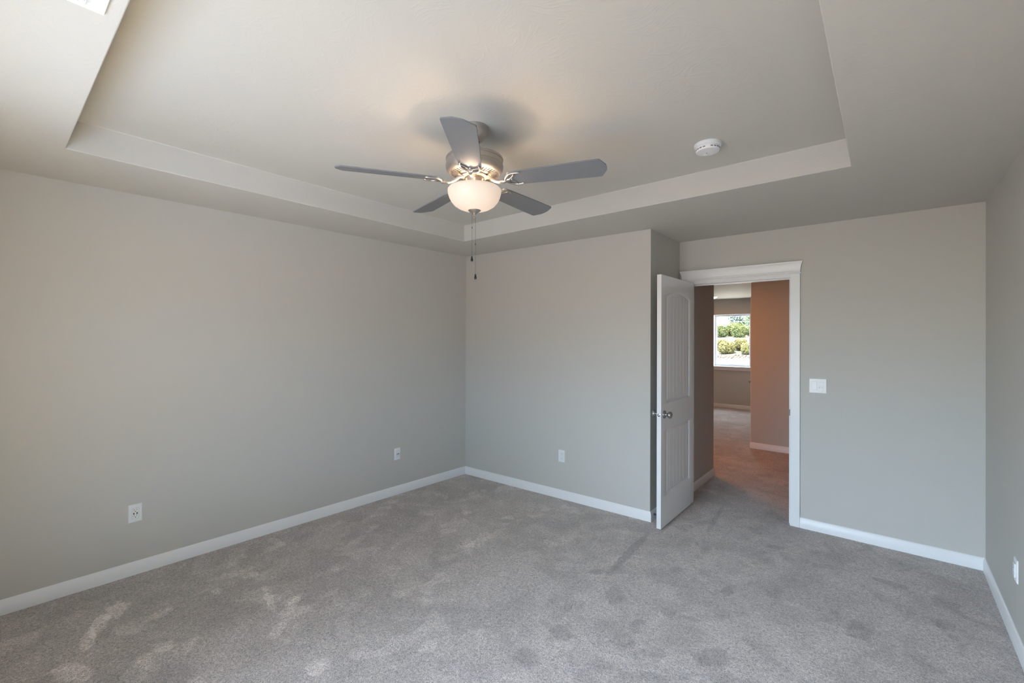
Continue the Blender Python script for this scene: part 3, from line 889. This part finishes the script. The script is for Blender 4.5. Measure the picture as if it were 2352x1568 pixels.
# pull chains behind the bowl
for (ux, uy, zc, ze, ln) in ((-0.0250, 0.0, 2.118, 1.964, 0.026), (-0.0062, 0.0, 2.030, 1.868, 0.026)):
    base = Vector((-0.6433, 0.7656, 0)) * 0.141 + Vector((0.7656, 0.6433, 0)) * ux
    inn = Vector((-0.6433, 0.7656, 0)) * 0.050 + Vector((0.7656, 0.6433, 0)) * ux
    bm = bmesh.new()
    add_tube(bm, [(inn.x, inn.y, fz(2.296)), (inn.x * 2, inn.y * 2, fz(2.294)), (base.x * 0.985, base.y * 0.985, fz(2.288)), (base.x, base.y, fz(2.280)), (base.x, base.y, fz(ze))], 0.0007, 6)
    nb = int((2.28 - ze) / 0.0042)
    for i in range(nb):
        bmesh.ops.create_icosphere(bm, subdivisions=1, radius=0.00125, matrix=Matrix.Translation((base.x, base.y, fz(ze + 0.0042 * i))))
    ch = obj('pull_chain', bm, M_chain, fan, smooth=True)
    obj('connector', lathe([(0, 0.006), (0.0026, 0.004), (0.0030, 0), (0.0026, -0.004), (0, -0.006)], 12, Matrix.Translation((base.x, base.y, fz(zc)))), M_chain, ch, smooth=True)
    obj('pendant', lathe([(0, 0.002), (0.0030, 0.0), (0.0045, -0.008), (0.0068, -0.018), (0.0070, -0.023), (0.005, -0.027), (0, -0.0285)], 20, Matrix.Translation((base.x, base.y, fz(ze)))), M_black, ch, smooth=True)['label'] = 'black teardrop chain pull'

for i in range(4):
    fl = bpy.data.lights.new('fan_bulb', 'POINT'); fl.energy = (2.6 if i < 3 else 1.6) * FAN_GAIN; fl.color = (1.0, 0.72, 0.48); fl.shadow_soft_size = 0.024
    flo = bpy.data.objects.new('fan_bulb', fl); COL.objects.link(flo)
    a = R(-50 + 120 * i); r_ = 0.055 if i < 3 else 0.0
    flo.location = (FX + r_ * math.cos(a), FY + r_ * math.sin(a), 2.252 if i < 3 else 2.212)

# ------------------------------------------------------------------ hall and far-room ceiling lights


def flush_light(x, y, r_, energy, col, label):
    c = tag(empty('ceiling_light', (x, y, HC)), label, 'ceiling light', 'flush lights in the hall')
    obj('trim_ring', lathe([(r_, 0), (r_, -0.008), (r_ * 0.93, -0.014), (r_ * 0.86, -0.012), (r_ * 0.86, 0)], 40), M_plate, c, smooth=True)
    obj('diffuser', lathe([(r_ * 0.86, -0.011), (r_ * 0.82, -0.026), (r_ * 0.55, -0.045), (0, -0.052)], 40, cap=False), M_lampglow, c, smooth=True)
    a = bpy.data.lights.new('hall_bulb', 'AREA'); a.shape = 'DISK'; a.size = r_ * 1.6; a.energy = energy * HALL_GAIN; a.color = col
    ao = bpy.data.objects.new('hall_bulb', a); COL.objects.link(ao); ao.location = (x, y, HC - 0.058)
    return c


WARM = (1.0, 0.29, 0.035)
flush_light(1.62, 2.12, 0.15, 22.0, WARM, 'flush ceiling light in the hall hidden past the open door')
flush_light(0.83, 6.15, 0.15, 5.0, WARM, 'glowing flush ceiling light in the far room')

# ------------------------------------------------------------------ outside the far window
random.seed(4)
M_road = mat('pale_concrete', (0.38, 0.395, 0.41), 0.9)
M_bank = mat('dry_gravel_bank', (0.060, 0.054, 0.047), 0.95)
add_noise_bump(M_bank, 3, 0.6, 0.1)
prof = [(7.4, -0.62), (47.0, -0.60), (47.6, -0.58), (51.4, -0.06), (54.4, 0.9), (58.4, 1.7), (76, 3.0), (140, 5.0)]


def gz(y):
    for (a, za), (c, zc) in zip(prof, prof[1:]):
        if y <= c: return za + (zc - za) * (y - a) / (c - a)
    return prof[-1][1]


def strip(pts, x0=-60, x1=40, n_=1):
    bm = bmesh.new()
    A = [(bm.verts.new((x0, y, z)), bm.verts.new((x1, y, z)), bm.verts.new((x0, y, z - 0.5)), bm.verts.new((x1, y, z - 0.5))) for y, z in pts]
    for a, c in zip(A, A[1:]):
        for i, j in ((0, 1), (2, 3), (0, 2), (1, 3)): bm.faces.new((a[i], a[j], c[j], c[i]))
    bm.faces.new((A[0][0], A[0][1], A[0][3], A[0][2])); bm.faces.new((A[-1][0], A[-1][1], A[-1][3], A[-1][2]))
    return bm


struct('ground_road', strip(prof[:2]), M_road, 'pale concrete drive outside the far window', 'road')
struct('ground_bank', strip(prof[1:]), M_bank, 'dry sloping bank beyond the drive outside', 'bank')
cb = tag(obj('curb', box(-40, 20, 38.2, 38.5, -0.61, -0.50), mat('curb_concrete', (0.6, 0.6, 0.6), 0.9), bevel=0.02), 'low pale curb crossing the drive outside', 'curb')


def leafmat(name, c1, c2):
    m = mat(name, c1, 0.7, spec=0.2)
    n, l, b = nodes(m)
    g = n.new('ShaderNodeNewGeometry'); t = n.new('ShaderNodeTexNoise'); t.inputs['Scale'].default_value = 4.0; t.inputs['Detail'].default_value = 3
    l.new(g.outputs['Position'], t.inputs['Vector'])
    mx = n.new('ShaderNodeMix'); mx.data_type = 'RGBA'
    r_ = n.new('ShaderNodeMapRange'); r_.inputs[1].default_value = 0.35; r_.inputs[2].default_value = 0.65
    l.new(t.outputs['Fac'], r_.inputs[0]); l.new(r_.outputs[0], mx.inputs[0])
    mx.inputs[6].default_value = c1 + (1,); mx.inputs[7].default_value = c2 + (1,)
    l.new(mx.outputs[2], b.inputs['Base Color'])
    return m


M_olive = leafmat('olive_foliage', (0.075, 0.080, 0.034), (0.17, 0.168, 0.085))
M_green = leafmat('fresh_green_foliage', (0.065, 0.095, 0.040), (0.145, 0.175, 0.082))
M_pine = leafmat('blue_green_conifer', (0.020, 0.052, 0.040), (0.050, 0.10, 0.075))
M_lime = leafmat('pale_green_foliage', (0.08, 0.14, 0.066), (0.17, 0.24, 0.12))
M_bark = mat('bark', (0.10, 0.07, 0.05), 0.9)


def foliage(sx, sy, sz, n_, leaf, cone=False, up=0.0):
    bm = bmesh.new()
    for _ in range(n_):
        while True:
            p = Vector((random.uniform(-1, 1), random.uniform(-1, 1), random.uniform(-1, 1)))
            q = abs(p.x) ** 3.2 + abs(p.y) ** 3.2 + abs(p.z) ** 3.2
            if q > 1 or q < 0.12: continue
            break
        if cone:
            h = random.random() ** 1.4; a = random.uniform(0, 2 * math.pi); rr = (1 - h) * math.sqrt(random.uniform(0.3, 1)) * (0.75 + 0.25 * math.sin(h * 40))
            p = Vector((rr * math.cos(a), rr * math.sin(a), h * 2 - 1))
        else:
            k = 1 + 0.12 * math.sin(p.x * 7 + sx * 17) * math.cos(p.y * 5) + 0.08 * math.sin(p.x * 15 + p.y * 9)
            p.z = (p.z + 1) * k - 1
        c = Vector((p.x * sx, p.y * sy, p.z * sz + sz + up))
        a1 = Vector((random.gauss(0, 1), random.gauss(0, 1), random.gauss(0, 0.7))).normalized()
        a2 = a1.cross(Vector((random.gauss(0, 1), random.gauss(0, 1), random.gauss(0, 1)))).normalized()
        s = leaf * random.uniform(0.6, 1.3)
        vs = [bm.verts.new(c + a1 * s * 1.2), bm.verts.new(c + a2 * s * 0.6), bm.verts.new(c - a1 * s * 1.2), bm.verts.new(c - a2 * s * 0.6)]
        bm.faces.new(vs)
    me = bpy.data.meshes.new('foliage'); bm.to_mesh(me); bm.free()
    return me


def plant(name, x, y, me, m, trunk_h, trunk_r, label, cat, group, s=1.0):
    r_ = tag(empty(name, (x, y, gz(y))), label, cat, group)
    f = bpy.data.objects.new('foliage', me); COL.objects.link(f); f.parent = r_
    if not me.materials: me.materials.append(m)
    f.scale = (s, s, s); f.rotation_euler = (0, 0, random.uniform(0, 6))
    bm = bmesh.new(); add_tube(bm, [(0, 0, -0.1), (0.05, 0, trunk_h * 0.5), (0, 0.04, trunk_h)], [trunk_r * 1.2, trunk_r, trunk_r * 0.7], 8)
    obj('trunk' if trunk_h > 1 else 'stem', bm, M_bark, r_, smooth=True)
    return r_


# lower row of olive shrubs behind the rocks, upper row of green shrubs, trees
ol = [foliage(0.90, 0.6, 0.58, 5200, 0.052), foliage(0.88, 0.6, 0.62, 5200, 0.052)]
for i, (x, y) in enumerate([(-13.2 + 1.02 * i, 50.7 if i % 2 else 52.6) for i in range(9)]):
    plant('shrub', x, y, ol[i % 2], M_olive, 0.5, 0.04, 'sunlit olive shrub in the lower row on the bank outside', 'shrub', 'lower shrubs on the bank', 1.0 + 0.08 * math.sin(i * 2.3))
gr = [foliage(0.96, 0.6, 0.76, 5600, 0.055), foliage(0.94, 0.6, 0.84, 5600, 0.055)]
for i, (x, y) in enumerate([(-16.2 + 1.10 * i, 58.7 if i % 2 else 60.7) for i in range(10)]):
    plant('shrub', x, y, gr[i % 2], M_green, 0.6, 0.04, 'bright green shrub in the upper row on the bank outside', 'shrub', 'upper shrubs on the bank', 1.0 + 0.1 * math.sin(i * 1.7 + 1))
plant('conifer_tree', -12.9, 68.5, foliage(1.6, 1.6, 3.2, 8000, 0.09, cone=False, up=0.4), M_pine, 3.0, 0.16, 'dark blue green tree beyond the upper shrubs outside', 'tree', None)
plant('tree', -10.0, 64.6, foliage(1.4, 1.4, 2.6, 6000, 0.09, up=0.9), M_lime, 2.6, 0.14, 'pale green tree at the right edge of the far window', 'tree', None)

# rocks along the foot of the bank
bm = bmesh.new(); bmesh.ops.create_icosphere(bm, subdivisions=2, radius=0.12)
for v in bm.verts: v.co *= 0.8 + 0.35 * random.random(); v.co.z *= 0.7
rock0 = tag(obj('rock', bm, mat('pale_rock', (0.035, 0.036, 0.040), 0.9)), 'pale rock in the border at the foot of the bank outside', 'rock', 'rocks at the foot of the bank')
k = 0
for i in range(120):
    o = rock0 if i == 0 else rock0.copy()
    if i: COL.objects.link(o)
    x, y = -12.2 + 0.36 * (i % 20) + random.uniform(-0.05, 0.05), 47.72 + 0.36 * (i // 20) + random.uniform(-0.05, 0.05)
    o.location = (x, y, gz(y) + 0.03); o.rotation_euler = (random.uniform(0, 6), random.uniform(0, 6), random.uniform(0, 6)); s = random.uniform(0.55, 1.25); o.scale = (s, s, s * 0.85)
# overhead cable
bm = bmesh.new(); add_tube(bm, [(-24, 58.0, 3.72), (-14, 57.0, 3.60), (-4, 56.0, 3.72)], 0.022, 6)
tag(obj('overhead_cable', bm, mat('pale_cable', (0.75, 0.78, 0.78), 0.6)), 'thin pale overhead cable crossing the view outside', 'cable')
